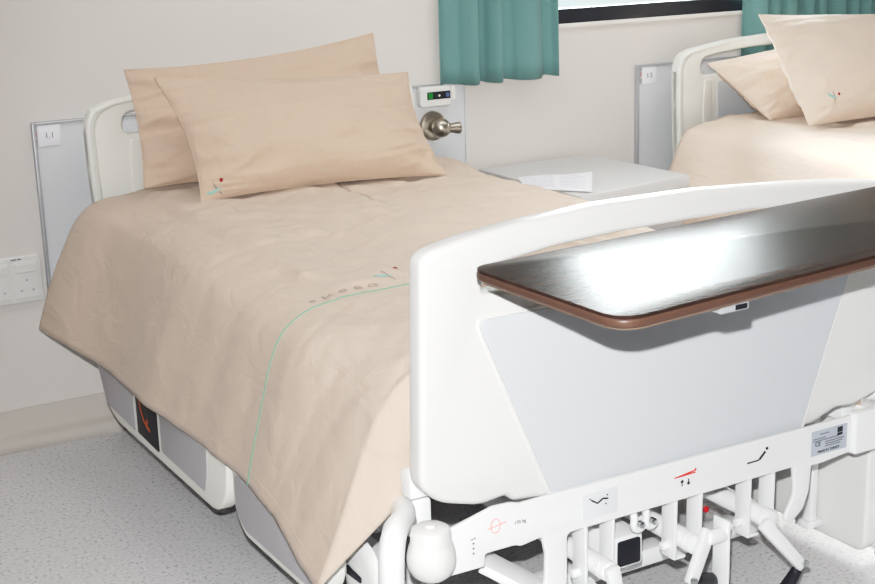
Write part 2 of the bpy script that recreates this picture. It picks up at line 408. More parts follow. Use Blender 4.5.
# foot end plate with crank brackets
plate = [(.150, .385), (.255, .384), (.257, .412), (.330, .412), (.345, .406), (.398, .413), (.408, .37), (.406, .31), (.398, .22), (.452, .22), (.462, .30), (.462, .398), (.470, .405),
         (1.112, .405), (1.118, .36), (1.118, .33), (1.090, .276), (1.112, .262), (1.150, .292), (1.166, .335), (1.170, .396), (1.20, .394), (1.29, .402), (1.42, .395), (1.42, .495),
         (1.29, .494), (1.21, .494), (.43, .502), (.345, .501), (.325, .508), (.28, .510), (.20, .492), (.150, .480)]
fp = pl('foot_end_plate', [rpoly(plate, .006)], .012, .003, 'XZ', -2.268, M['enamel'], bed)
YF = -2.2746
pl('end_block', [rpoly(rect(1.298, 1.43, .396, .500), .008)], .03, .006, 'XZ', -2.272, M['enamel'], bed)
# writing and pictograms on the plate
def strokes(name, segs, m, y, r=.002, parent=None):
    bm = B()
    for p, q in segs: bar(bm, (p[0], y, p[1]), (q[0], y, q[1]), r*2, .0012, up=(0, 1, 0), bev=0)
    return obj(name, bm, m, parent, smooth=False)
def dots(name, pts, m, y, r, parent):
    for x, z in pts:
        bm = B(); cyl(bm, (x, y+.0006, z), (x, y-.0006, z), r, seg=14); obj(name, bm, m, parent, smooth=False)
a = [(.282 + .011*math.cos(t*PI/10), (.468) + .0155*math.sin(t*PI/10)) for t in range(21)]
strokes('load_symbol', [(a[k], a[k+1]) for k in range(20)] + [((.264, .465), (.308, .471))], M['palered'], YF, .0008, fp)
obj('lettering', frontal(text_mesh('170 kg', .011), .342, YF, .462), M['inkgrey'], fp, smooth=False)
strokes('lettering', [((.222, .452), (.234, .454))] , M['inkgrey'], YF, .0008, fp)
dots('lettering', [(.228, .443), (.228, .432), (.228, .421)], M['inkgrey'], YF, .0022, fp)
st = pl('sticker', [rpoly(rect(.500, .594, .424, .482), .004)], .001, .0003, 'XZ', YF, mat('white_sticker', (226, 230, 233), .45), fp)
strokes('pictogram', [((.523, .466), (.540, .455)), ((.540, .455), (.554, .463)), ((.554, .463), (.568, .460))], M['ink'], YF-.0012, .0017, st)
dots('pictogram', [(.520, .469), (.566, .469), (.562, .449)], M['ink'], YF-.0012, .0018, st)
strokes('pictogram', [((.752, .462), (.812, .463)), ((.758, .462), (.812, .468))], M['redink'], YF, .0014, fp)
dots('pictogram', [(.812, .470)], M['redink'], YF, .0026, fp)
strokes('pictogram', [((.774, .438), (.774, .452)), ((.774, .452), (.770, .447)), ((.774, .452), (.778, .447)), ((.792, .438), (.792, .452)), ((.792, .438), (.788, .443)), ((.792, .438), (.796, .443))], M['ink'], YF, .0012, fp)
strokes('pictogram', [((.966, .448), (1.000, .448)), ((1.000, .448), (1.020, .466))], M['ink'], YF, .0016, fp)
strokes('pictogram', [((1.003, .450), (1.020, .466))], M['ink'], YF-.0005, .0028, fp)
dots('pictogram', [(1.025, .472)], M['ink'], YF, .0038, fp)
rl = pl('rating_label', [rpoly(rect(1.166, 1.282, .418, .480), .002)], .0015, .0004, 'XZ', YF, M['silver'], fp); lab(rl, 'silver rating label with small dark print')
YL = YF-.0011
obj('lettering', frontal(text_mesh('CE', .015), 1.186, YL, .446), M['ink'], rl, smooth=False)
obj('lettering', frontal(text_mesh('MADE IN TURKEY', .009), 1.222, YL, .426), M['ink'], rl, smooth=False)
bm = B(); box(bm, 1.249, 1.266, YL-.0005, YL+.0005, .463, .476); box(bm, 1.249, 1.266, YL-.0005, YL+.0005, .455, .4615); obj('logo', bm, M['ink'], rl, smooth=False)
ls = [((1.192, .470), (1.222, .470)), ((1.170, .460), (1.212, .460)), ((1.170, .4545), (1.255, .4545))]
for k in range(3): ls.append(((1.210, .448-.0055*k), (1.272-.006*k, .448-.0055*k)))
strokes('lettering', ls, M['inkgrey'], YL, .0011, rl)

# crank units: two flanges, shaft, arm, grip
def crank(xl, axis, arm0, arm1, g0, g1, zb):
    xr = xl + .073
    bm = B()
    for x in (xl, xr): box(bm, x-.004, x+.004, -2.268, -2.222, zb, .410, .0015)
    box(bm, xl, xl+.030, -2.268, -2.222, zb, zb+.007, .0015)
    br = obj('crank_bracket', bm, M['enamel'], bed)
    bm = B(); cyl(bm, (xl-.022, -2.243, axis[1]-.012), (xl-.002, -2.243, axis[1]-.012), .0105, seg=16, bev=.004); obj('bolt', bm, M['enamel'], br)
    bm = B(); cyl(bm, (axis[0], -1.75, axis[1]), (axis[0], -2.300, axis[1]), .023, seg=28, bev=.004)
    cyl(bm, (axis[0], -2.276, axis[1]), (axis[0], -2.281, axis[1]), .0242, seg=28)
    sh = obj('crank_shaft', bm, M['enamel'], bed)
    bm = B(); y = -2.315
    A = Vector((arm0[0], y, arm0[1])); E = Vector((arm1[0], y-.012, arm1[1]))
    bar(bm, A - (E-A).normalized()*.018, E, .034, .020, up=(0, 1, 0), w2=.028, bev=.005)
    ar = obj('crank_arm', bm, M['enamel'], sh)
    bm = B(); cyl(bm, (E.x, E.y-.008, E.z+.012), (E.x, E.y-.018, E.z+.012), .0085, seg=14, bev=.002); obj('bolt', bm, M['chrome'], ar)
    bm = B(); g0 = Vector((g0[0], y-.004, g0[1])); g1 = Vector((g1[0], y+.03, g1[1])); L = (g1-g0).length
    lathe(bm, g0, g1-g0, [(0, .009), (.004, .0125), (.02, .014), (L*.6, .017), (L-.012, .018), (L, .011)], 20)
    lab(obj('crank_grip', bm, M['black'], ar), 'black grip')
crank(.516, (.556, .300), (.552, .301), (.575, .165), (.585, .170), (.640, .135), .255)
crank(.764, (.796, .300), (.812, .322), (.758, .226), (.783, .229), (.862, .188), .258)
crank(.984, (1.025, .301), (.996, .296), (1.098, .177), (1.092, .168), (1.078, .085), .255)
# release lever with red mark, black-ended tube, hooks
bm = B(); box(bm, .858, .866, -2.335, -2.285, .12, .352, .002)
cyl(bm, (.812, -2.318, .320), (.862, -2.318, .316), .017, seg=20, bev=.004)
lv = obj('release_lever', bm, M['enamel'], bed)
bm = B(); cyl(bm, (.842, -2.275, .366), (.848, -2.275, .364), .0075, seg=16, bev=.002); obj('red_cap', bm, mat('dark_red_plastic', (176, 24, 36), .4), lv)
bm = B(); box(bm, .640, .722, -2.205, -1.70, .238, .318, .008); tb = obj('square_tube', bm, M['enamel'], bed)
bm = B(); box(bm, .648, .712, -2.212, -2.20, .246, .308, .006); obj('end_cap', bm, M['black'], tb)
for x in (.672, .706):
    bm = B()
    tube(bm, [(x-.012, -2.245, .40), (x-.012, -2.25, .378)] + [(x + .014*math.cos(t), -2.25, .366 + .015*math.sin(t)) for t in [PI*.9 + k*PI/8 for k in range(9)]], .0085, 10)
    hk = obj('hook', bm, M['enamel'], bed)
    bm = B(); cyl(bm, (x, -2.252, .366), (x, -2.266, .366), .008, seg=14, bev=.002); obj('screw', bm, M['chrome'], hk)
# corner bumpers and posts
for s in (1, -1):
    X = lambda x: CX + s*(x-CX)
    bm = B(); lathe(bm, (X(.122), -2.287, .398), (0, 0, 1), [(0, .012), (.005, .028), (.015, .040), (.03, .0475), (.045, .050), (.06, .0485), (.072, .0455), (.080, .0425), (.083, .0415), (.102, .0408), (.110, .038), (.114, .032), (.1145, .012), (.119, .010), (.120, .002)], 32)
    obj('corner_bumper', bm, M['white'], bed)
    bm = B(); tube(bm, [(X(.150), -2.12, .49), (X(.110), -2.20, .498), (X(.070), -2.238, .500), (X(.048), -2.265, .490), (X(.038), -2.277, .470), (X(.035), -2.28, .44), (X(.034), -2.28, .36), (X(.034), -2.28, .25), (X(.040), -2.275, .22), (X(.09), -2.24, .20)], .026, 16)
    obj('corner_post', bm, M['enamel'], bed)
    # deck side beam, end beam
    bm = B(); box(bm, min(X(.155), X(.205)), max(X(.155), X(.205)), -2.15, -.14, .42, .52, .008); obj('side_beam', bm, M['enamel'], bed)
    # rounded corner cover with dark slot
    bm = B(); lathe(bm, (X(.118), -2.00, .290), (-s, 0, 0), [(0, .085), (.008, .084), (.016, .075), (.020, .055)], 32)
    cc = obj('corner_cover', bm, M['enamel'], bed)
    bm = B(); bar(bm, (X(.096), -1.955, .292), (X(.096), -2.02, .290), .022, .006, up=(s, 0, 0), w2=.012, bev=.002); obj('slot', bm, M['black'], cc)
bm = B(); bar(bm, (.30, -2.19, .352), (.48, -2.34, .232), .075, .022, bev=.004); obj('foot_pedal', bm, M['enamel'], bed)
bm = B(); box(bm, .135, 1.46, -2.185, -2.14, .525, .585, .008); obj('end_beam', bm, M['enamel'], bed)
bm = B(); box(bm, .14, 1.46, -.20, -.15, .42, .52, .008); obj('end_beam', bm, M['enamel'], bed)
bm = B(); box(bm, .20, 1.40, -2.08, -.20, .49, .52, .004); obj('mattress_deck', bm, M['railgrey'], bed)
# base frame and castors
bm = B()
box(bm, .30, 1.30, -2.03, -1.975, .115, .160, .006)
box(bm, .30, .35, -2.03, -.40, .115, .160, .006); box(bm, 1.25, 1.30, -2.03, -.40, .115, .160, .006); box(bm, .30, 1.30, -.45, -.40, .115, .160, .006)
obj('base_frame', bm, M['enamel'], bed)
for y0 in (-1.55, -.55):
    for x in (.40, 1.20):
        bm = B(); bar(bm, (x, y0, .15), (x, y0+.18, .45), .05, .03, up=(0, 1, 0)); obj('lift_link', bm, M['enamel'], bed)
for x in (.325, 1.275):
    for y in (-1.45, -.48):
        bm = B(); cyl(bm, (x-.014, y, .062), (x+.014, y, .062), .062, seg=28, bev=.008); ca = obj('caster', bm, M['darkrubber'], bed)
        bm = B(); box(bm, x-.024, x-.017, y-.025, y+.025, .05, .128, .003); box(bm, x+.017, x+.024, y-.025, y+.025, .05, .128, .003); box(bm, x-.024, x+.024, y-.025, y+.025, .12, .130, .003)
        obj('caster_fork', bm, M['casterg'], ca)

# side rails: white moulding, grey insert panels
def rail_outline(y0, y1, zb, zt, headcut):
    # in (y, z)
    if headcut: return rpoly([(y0, zt), (y0+.0, zt-.03), (y0-.105, zb+.035), (y0-.20, zb), (y1+.09, zb), (y1+.012, zb+.07), (y1, zb+.16), (y1, zt)], [.03, .01, .03, .04, .05, .05, .04, .03])
    c = .07 if y1 > -2.1 else .02
    return rpoly([(y0, zt), (y0, zb+.055), (y0-.06, zb), (y1+c, zb), (y1, zb+c), (y1, zt)], [.03, .035, .03, .04, .04, .03])
def siderail(x, s, kind, dz=0):
    out = s*.001
    if kind == 'head':
        r = pl('side_rail', [rail_outline(-.285, -1.400, .198, .432, True)], .045, .009, 'YZ', x, M['cream'], bed)
        xf = x - s*.0235
        pl('insert_panel', [rpoly([(-.325, .42), (-.325, .372), (-.405, .236), (-.675, .228), (-.675, .42)], .012)], .003, .001, 'YZ', xf, M['railgrey'], r)
        cp = pl('control_panel', [rpoly([(-.700, .42), (-.700, .232), (-.878, .226), (-.878, .42)], .006)], .004, .001, 'YZ', xf, M['black'], r)
        pl('insert_panel', [rpoly([(-.905, .42), (-.905, .236), (-1.235, .232), (-1.262, .30), (-1.270, .42)], [.01, .012, .012, .03, .01])], .003, .001, 'YZ', xf, M['railgrey'], r)
        bm = B(); xx = xf - s*.003
        tube(bm, [(xx, -.735, .345), (xx, -.745, .32), (xx, -.765, .292), (xx, -.79, .278), (xx, -.815, .272)], .006, 8, .15, up=(0, 1, .3))
        tube(bm, [(xx, -.79, .278), (xx, -.80, .300)], .004, 8, .3, up=(0, 1, .3))
        obj('pictogram', bm, M['orange'], cp)
    else:
        ye = -1.975 if s > 0 else -2.195
        r = pl('side_rail', [rail_outline(-1.432, ye, .205+dz, .435, False)], .045, .009, 'YZ', x, M['cream' if s > 0 else 'white'], bed)
        xf = x - s*.0235
        pl('insert_panel', [rpoly([(-1.452, .36+dz), (-1.452, .262+dz), (-1.502, .226+dz), (ye+.065, .226+dz), (ye+.03, .27+dz), (ye+.03, .36+dz)], .02)], .003, .001, 'YZ', xf, M['railgrey'], r)
    return r
siderail(.064, 1, 'head'); siderail(.064, 1, 'foot')
siderail(2*CX-.064, -1, 'head'); siderail(1.475, -1, 'foot', -.145)
for s in (1, -1):
    for y in (-.7, -1.1, -1.6, -1.90):
        x0, x1 = (.085, .16) if s > 0 else (1.44, 1.515)
        bm = B(); box(bm, x0, x1, y-.02, y+.02, .425, .455, .004); obj('rail_arm', bm, M['casterg'], bed)
bm = B(); box(bm, 1.405, 1.43, -2.05, -2.02, .10, .43, .005); box(bm, 1.39, 1.445, -2.06, -2.01, .09, .11, .004); obj('rail_post', bm, M['enamel'], bed)

# mattress
def mattress(dx, label):
    bm = B(); box(bm, .195+dx, 1.405+dx, -2.10, -.16, .525, .745, .04, 4)
    o = obj('mattress', bm, M['sheet']); tag(o, label, 'mattress', 'mattresses under the duvets')
    # piped edge
    bm = B()
    for z in (.560, .712): tube(bm, [(x+dx, y, z) for x, y in rpoly([(.195, -.16), (1.405, -.16), (1.405, -2.10), (.195, -2.10), (.195, -.165)], .05)], .005, 6)
    obj('piping', bm, M['sheet'], o)
mattress(0, 'mattress in pale sheet under the duvet of the near bed')
mattress(2.41, 'mattress in pale sheet under the duvet of the far bed')

# ------------------------------------------------------------------ duvets
ST1 = [(-.235, [(-.088, .458), (-.035, .60), (.055, .785), (.12, .835), (.26, .862), (.50, .868), (.80, .872)]),
       (-.75, [(-.008, .402), (.030, .55), (.100, .740), (.155, .812), (.27, .842), (.50, .848), (.80, .854)]),
       (-1.57, [(.026, .380), (.060, .53), (.107, .697), (.163, .766), (.27, .797), (.50, .802), (.80, .812)]),
       (-2.08, [(-.035, .335), (.020, .46), (.105, .665), (.170, .745), (.27, .788), (.50, .800), (.80, .81)])]
ST2 = [(y, [(x+(.02 if i < 3 else .005 if i < 5 else 0)*(1 if y > -1 else .3), z+(.0 if y > -1 else 0)) for i, (x, z) in enumerate(p)]) for y, p in ST1]
def cat(p0, p1, p2, p3, t):
    return .5*((2*p1) + (p2-p0)*t + (2*p0-5*p1+4*p2-p3)*t*t + (3*p1-p0-3*p2+p3)*t**3)
def profile(ST, y, n=44):
    ys = [s[0] for s in ST]
    if y >= ys[0]: pts = ST[0][1]
    elif y <= ys[-1]: pts = ST[-1][1]
    else:
        for i in range(len(ys)-1):
            if ys[i] >= y >= ys[i+1]:
                t = (ys[i]-y)/(ys[i]-ys[i+1]); t = t*t*(3-2*t)
                pts = [(a[0]*(1-t)+b[0]*t, a[1]*(1-t)+b[1]*t) for a, b in zip(ST[i][1], ST[i+1][1])]; break
    P = [Vector(p) for p in pts]; P = [P[0]*2-P[1]] + P + [Vector((2*CX-P[-2].x, P[-2].y))]
    dense = []
    for i in range(1, len(P)-2):
        for k in range(12): dense.append(cat(P[i-1], P[i], P[i+1], P[i+2], k/12))
    dense.append(P[-2])
    acc = [0]
    for i in range(1, len(dense)): acc.append(acc[-1]+(dense[i]-dense[i-1]).length)
    out = []; j = 0
    for k in range(n+1):
        d = acc[-1]*k/n
        while j < len(acc)-2 and acc[j+1] < d: j += 1
        f = (d-acc[j])/max(1e-9, acc[j+1]-acc[j]); out.append(dense[j].lerp(dense[j+1], f))
    return out
def wrinkle(x, y, s, seed):
    """s: 0 at the hem .. 1 at bed centre"""
    v = Vector((x, y, s))
    def rid(p): return 1-abs(noise.noise(p))*2
    side = max(0, min(1, (.55-s)/.25)); top = 1-side
    hd = max(0, min(1, (y+1.35)/1.0))
    d = 0
    # hanging folds on the side
    d += side*(.006+.012*hd)*math.sin(9*y+3.0*noise.noise(Vector((y*1.6, s*1.4, seed))) + 2.2*s)*(1-s*.8)
    d += side*.009*noise.noise(Vector((y*7+1.5*s, s*1.3, seed+3)))
    # creases running obliquely over the top
    q = Vector(((x*.8+y*.6)*7.5, (x*.6-y*.8)*2.6, seed+7))
    q += Vector((noise.noise(q*.6), noise.noise(q*.6+Vector((5, 2, 1))), 0))*.9
    d += (.2+.8*top)*.0095*max(0, rid(q)-.35)*1.5
    q2 = Vector(((x*.3-y*.95)*9, (x*.95+y*.3)*4, seed+17)); q2 += Vector((noise.noise(q2*.5), noise.noise(q2*.5+Vector((1, 8, 3))), 0))*1.1
    d += (.08+.92*top)*.0080*max(0, rid(q2)-.45)*1.6
    d += .008*noise.noise(Vector((x*3.2, y*3.2, seed+11)))
    d += .0016*noise.noise(Vector((x*26, y*15, seed+23+s*9)))
    return d*(1-.75*math.exp(-((y+1.585)/.06)**2)*max(0, min(1, s*3)))
class Duvet:
    def __init__(self, ST, dx, seed, y0=-.235, y1=-2.085, ny=190, n=64, mattress=None):
        self.n = 2*n+1; self.ys = []; self.dx = dx
        rows = []
        for i in range(ny+1):
            y = y0 + (y1-y0)*i/ny
            L = profile(ST, y, n); kr = min(1, max(0, (y+1.2)/.9)); q = .035*kr
            R = [Vector((2*CX-p.x - q*(1-abs(p.x-CX)/.9) - (.10+.06*kr)*max(0, (.20-p.x))/.3, p.y - .015*kr)) for p in reversed(L[:-1])]
            row = [Vector((p.x, y, p.y)) for p in L+R]
            hm = max(0, 1-abs(y-y0)/.02)
            rows.append(row); self.ys.append(y)
        # foot face: turned in between mattress and footboard
        ne = 16; base = rows[-1]
        for e in range(1, ne+1):
            t = e/ne; row = []
            for k, p in enumerate(base):
                s = 1-abs(k-n)/n   # 0 hem .. 1 centre
                sg = 1 if k < n else -1
                inn = .195*t**1.05*(1-s)**.8*sg
                up = .19*t*(1-s)**1.5 if s < .6 else 0
                dn = -.16*t*max(0, min(1, (s-.30)/.2))
                row.append(Vector((p.x+inn, p.y-.062*math.sin(t*PI/2)*(.75+.25*s) + .012*math.sin(9*s+5*t)*t*(1-t), p.z+up+dn)))
            rows.append(row)
        N = len(rows); self.rows = [[None]*self.n for _ in range(N)]
        for i in range(N):
            for k in range(self.n):
                a = rows[min(i+1, N-1)][k]-rows[max(i-1, 0)][k]; b = rows[i][min(k+1, self.n-1)]-rows[i][max(k-1, 0)]
                nr = b.cross(a).normalized(); nr = -nr if False else nr
                if nr.z < 0 and abs(k-n) < n*.5 and i <= ny: nr = -nr
                p = rows[i][k]; s = 1-abs(k-n)/n
                sd = seed + (50 if k > n else 0)*0
                ss = s
                d = wrinkle(p.x, p.y, ss, sd)
                if i > ny: d *= .8
                self.rows[i][k] = p + nr*d + Vector((dx, 0, 0))
        self.ny = ny; self.y0, self.y1 = y0, y1
    def at(self, y, c, lift=.0015):   # surface point at y and column c (float), lifted off along the normal
        i = max(0, min(self.ny-1.001, (self.y0-y)/(self.y0-self.y1)*self.ny)); c = max(0, min(self.n-1.001, c))
        i0, k0 = int(i), int(c); fi, fk = i-i0, c-k0; R = self.rows
        p = (R[i0][k0]*(1-fi)+R[i0+1][k0]*fi)*(1-fk) + (R[i0][k0+1]*(1-fi)+R[i0+1][k0+1]*fi)*fk
        nr = (R[i0][k0+1]-R[i0][k0]).cross(R[i0+1][k0]-R[i0][k0]).normalized()
        if nr.z < 0 and nr.x > -.9 and abs(nr.z) > .05: nr = -nr
        return p + nr*lift
    def at_x(self, x, y, lift=.002):
        lo, hi = self.n*.2, self.n*.8
        for _ in range(30):
            m_ = (lo+hi)/2
            if self.at(y, m_).x < x: lo = m_
            else: hi = m_
        return self.at(y, lo, lift)
    def build(self, m, label):
        bm = B(); V = [[bm.verts.new(p) for p in r] for r in self.rows]
        for i in range(len(V)-1):
            for k in range(self.n-1): bm.faces.new((V[i][k], V[i+1][k], V[i+1][k+1], V[i][k+1]))
        bmesh.ops.recalc_face_normals(bm, faces=bm.faces)
        o = obj('duvet', bm, m, ang=180); tag(o, label, 'duvet', 'beige duvets')
        sm = o.modifiers.new('thick', 'SOLIDIFY'); sm.thickness = .014; sm.offset = -1
        return o
D1 = Duvet(ST1, 0, 2.0)
dv = D1.build(M['beige'], 'beige duvet on the near bed with a thin green line and embroidered lettering')
n2 = D1.n-1
bm = B(); tube(bm, [D1.at(-1.592, c, .0005) for c in [k*.5 for k in range(0, 2*n2+1)]], .0022, 6); obj('green_piping', bm, M['greenthread'], dv)
bm = B(); hemp = [D1.at(D1.y0+(D1.y1-D1.y0)*k/120, 2.2, .0002) for k in range(121)]; tube(bm, hemp, .0009, 5); obj('hem_stitching', bm, M['beige'], dv)
def on_duvet(D, me, x, y, sc=1.0, slant=0):
    for v in me.vertices:
        px, py, h = v.co.x*sc, v.co.y*sc, v.co.z
        v.co = D.at_x(x+px, y+py+px*slant, .0016+h*.4)
    return me
tx = .232
for ch in 'skeeo':
    me = text_mesh(ch, .033, .0003)
    for v in me.vertices: v.co.x *= 1.75
    obj('embroidered_letter', on_duvet(D1, me, tx, -1.548), M['greythread'], dv, smooth=False)
    tx += .041
def arc_strip(pts, w):
    me = bpy.data.meshes.new('strip'); vs = []; fs = []
    for i, p in enumerate(pts):
        t = (Vector(pts[min(i+1, len(pts)-1)])-Vector(pts[max(i-1, 0)])).normalized(); nn = Vector((-t.y, t.x))*(w/2)*(.4+.6*math.sin(PI*(i+.5)/len(pts)))
        vs += [(p[0]+nn.x, p[1]+nn.y, 0), (p[0]-nn.x, p[1]-nn.y, 0)]
        if i: fs.append((2*i-2, 2*i-1, 2*i+1, 2*i))
    me.from_pydata(vs, [], fs); me.update(); return me
def disc(r, n=14):
    me = bpy.data.meshes.new('disc'); me.from_pydata([(r*math.cos(2*PI*k/n), r*math.sin(2*PI*k/n), 0) for k in range(n)], [], [tuple(range(n))]); me.update(); return me
FIG = [('tealthread', [(-.028, .014), (-.018, .006), (-.006, .002), (.008, .0), (.020, -.002)], .010),
       ('greythread', [(.004, .030), (.006, .018), (.008, .004), (.012, -.012), (.016, -.026)], .0065)]
for mk, pts, w_ in FIG:
    obj('embroidered_emblem', on_duvet(D1, arc_strip(pts, w_), .447, -1.522, 1.0), M[mk], dv, smooth=False)
obj('embroidered_dot', on_duvet(D1, disc(.0062), .498, -1.482), M['redthread'], dv, smooth=False)
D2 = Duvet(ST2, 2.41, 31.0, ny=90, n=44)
D2.build(M['beige_lit'], 'beige duvet on the far bed at the right edge')

# ------------------------------------------------------------------ pillows
class Pillow:
    """cushion spanned by four corners TL TR BR BL; fn the outward (front) direction"""
    def __init__(self, TL, TR, BR, BL, thick, seed, pinch=.05, sag=0.0, front=(0, -1, .3), belly=1.0):
        self.c = [Vector(p) for p in (TL, TR, BR, BL)]; self.t = thick; self.seed = seed; self.pinch = pinch; self.sag = sag; self.belly = belly
        u = (self.c[1]-self.c[0]); v = (self.c[0]-self.c[3]); n = u.cross(v).normalized()
        if n.dot(Vector(front)) < 0: n = -n
        self.nrm = n
    def base(self, u, v):   # u,v in -1..1
        a, b = (u+1)/2, (v+1)/2
        TL, TR, BR, BL = self.c
        pu = u*(1-self.pinch*(1-v*v)*abs(u)**1.5*1.0); pv = v*(1-self.pinch*1.1*(1-u*u)*abs(v)**1.5)
        a, b = (pu+1)/2, (pv+1)/2
        p = (BL*(1-a)+BR*a)*(1-b) + (TL*(1-a)+TR*a)*b
        p = p + Vector((0, 0, -1))*self.sag*(1-u*u)*b
        return p
    def at(self, u, v, side, lift=0):
        p = self.base(u, v)
        e = max(0, (1-abs(u)**2.2))**.62*max(0, (1-abs(v)**2.2))**.62
        bias = 1 - .18*v
        h = self.t*e*bias
        # creases that gather at the corners and along the short sides
        w = 0
        cu = max(0, abs(u)-.45)/.55
        w += .014*cu**1.3*e**.75*math.sin(11*v+5*noise.noise(Vector((v*2, u*1.2, self.seed+side))))
        w += .016*e**.5*noise.noise(Vector((u*2.2, v*2.6, self.seed+side*5)))
        q = Vector((u*2.2+v*1.3, v*5.0-u*1.0, self.seed+9+side)); q += Vector((noise.noise(q*.7), noise.noise(q*.7+Vector((3, 1, 2))), 0))*.8
        w += .020*(.2+cu)*e**.6*max(0, 1-abs(noise.noise(q))*2-.4)*1.6
        return p + self.nrm*side*(h+w*self.belly + lift)
    def build(self, m, label, n=72):
        bm = B(); F = {}
        def g(i): return math.sin((i/n*2-1)*PI/2)
        for s in (1, -1):
            for i in range(n+1):
                for j in range(n+1):
                    ed = i in (0, n) or j in (0, n)
                    if s == -1 and ed: F[(s, i, j)] = F[(1, i, j)]; continue
                    F[(s, i, j)] = bm.verts.new(self.at(g(i), g(j), s))
            for i in range(n):
                for j in range(n):
                    q = (F[(s, i, j)], F[(s, i+1, j)], F[(s, i+1, j+1)], F[(s, i, j+1)])
                    bm.faces.new(q if s == 1 else tuple(reversed(q)))
        bmesh.ops.recalc_face_normals(bm, faces=bm.faces)
        o = obj('pillow', bm, m, ang=150); tag(o, label, 'pillow', 'beige pillows')
        bm = B(); e = [(k/30*2-1) for k in range(31)]
        loop = [self.base(a, -1) for a in e] + [self.base(1, a) for a in e[1:]] + [self.base(-a, 1) for a in e[1:]] + [self.base(-1, -a) for a in e[1:]]
        tube(bm, loop, .0028, 6); obj('seam', bm, m, o)
        self.o = o; return o
    def emblem(self, u, v, sc=1.0, rot=0):
        U = (self.c[1]-self.c[0]).length/2; Vv = (self.c[0]-self.c[3]).length/2
        def put(me, ox=0, oy=0):
            for q in me.vertices:
                x, y = (q.co.x+ox)*sc, (q.co.y+oy)*sc
                x, y = x*math.cos(rot)-y*math.sin(rot), x*math.sin(rot)+y*math.cos(rot)
                q.co = self.at(u+x/U, v+y/Vv, 1, .0015)
            return me
        for mk, pts, w_ in FIG: obj('embroidered_emblem', put(arc_strip(pts, w_)), M[mk], self.o, smooth=False)
        obj('embroidered_dot', put(disc(.0066), .036, .018), M['redthread'], self.o, smooth=False)
P1 = Pillow((.255, -.185, 1.238), (1.142, -.185, 1.296), (1.165, -.33, .872), (.240, -.33, .885), .058, 4, .035, .018)
P1.build(M['beige2'], 'beige pillow standing against the headboard of the near bed, behind the other pillow')
P2 = Pillow((.292, -.355, 1.225), (1.180, -.355, 1.172), (1.178, -.60, .858), (.345, -.545, .862), .085, 12, .075, .0)
P2.build(M['beige2'], 'beige pillow in front on the near bed, leaning on the pillow behind it')
P2.emblem(-.90, -.90, .9, .5)
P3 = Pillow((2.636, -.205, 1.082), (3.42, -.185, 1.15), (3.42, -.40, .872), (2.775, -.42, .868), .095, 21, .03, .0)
P3.build(M['beige_lit'], 'creased beige pillow on the far bed, lying behind the upright pillow')
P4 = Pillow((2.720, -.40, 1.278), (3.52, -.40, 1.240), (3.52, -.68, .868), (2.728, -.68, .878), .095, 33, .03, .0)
P4.build(M['beige_lit'], 'upright beige pillow on the far bed with small embroidered emblem, cut by the right edge')
P4.emblem(-.72, -.68, .9, -.2)

# ------------------------------------------------------------------ bedside cabinet and paper
cab = thing('bedside_cabinet', (1.90, -.36, 0), 'grey bedside cabinet with flat overhanging top between the two beds', 'cabinet')
top = rpoly([(1.655, -.030), (2.185, -.030), (2.185, -.637), (1.640, -.715)], .008)
pl('cabinet_top', [top], .042, .004, 'XY', .724, M['gold'], cab)
bm = B(); box(bm, 1.675, 2.165, -.610, -.045, .09, .692, .004); obj('carcass', bm, M['gold'], cab)
bm = B(); box(bm, 1.685, 2.155, -.605, -.05, .690, .704); obj('shadow_gap', bm, M['cabdark'], cab)
for z0, z1, nm in ((.535, .682, 'drawer'), (.10, .525, 'door')):
    d = pl(nm, [rpoly(rect(1.680, 2.160, z0, z1), .004)], .018, .003, 'XZ', -.621, M['gold'], cab)
    bm = B(); zz = z1-.06; tube(bm, [(1.86, -.63, zz), (1.865, -.655, zz), (1.98, -.655, zz), (1.985, -.63, zz)], .006, 8); obj('handle', bm, M['chrome'], d)
for x in (1.72, 2.12):
    for y in (-.10, -.55):
        bm = B(); cyl(bm, (x-.012, y, .035), (x+.012, y, .035), .035, seg=20, bev=.004); ca = obj('caster', bm, M['darkrubber'], cab)
        bm = B(); box(bm, x-.018, x+.018, y-.016, y+.016, .066, .092, .004); obj('caster_fork', bm, M['casterg'], ca)
# sheet of paper
bm = B(); nx, ny = 16, 8; q = [Vector((1.665, -.300, 0)), Vector((1.925, -.392, 0)), Vector((1.735, -.655, 0)), Vector((1.500, -.520, 0))]
q = [Vector((1.668, -.285, 0)), Vector((1.925, -.395, 0)), Vector((1.703, -.690, 0)), Vector((1.560, -.50, 0))]
g = []
for j in range(ny+1):
    row = []
    for i in range(nx+1):
        a, b = i/nx, j/ny
        p = (q[0]*(1-a)+q[1]*a)*(1-b) + (q[3]*(1-a)+q[2]*a)*b
        z = .7465 + .007*(a**3)*(1-b) + .004*max(0, math.sin(PI*a*1.6))*(1-b)**2 + .003*b*b
        row.append(bm.verts.new((p.x, p.y, z)))
    g.append(row)
for j in range(ny):
    for i in range(nx): bm.faces.new((g[j][i], g[j+1][i], g[j+1][i+1], g[j][i+1]))
bmesh.ops.recalc_face_normals(bm, faces=bm.faces)
pp = obj('paper_sheet', bm, M['paper'], ang=120); tag(pp, 'white printed sheet of paper lying on the bedside cabinet', 'paper')
bm = B()
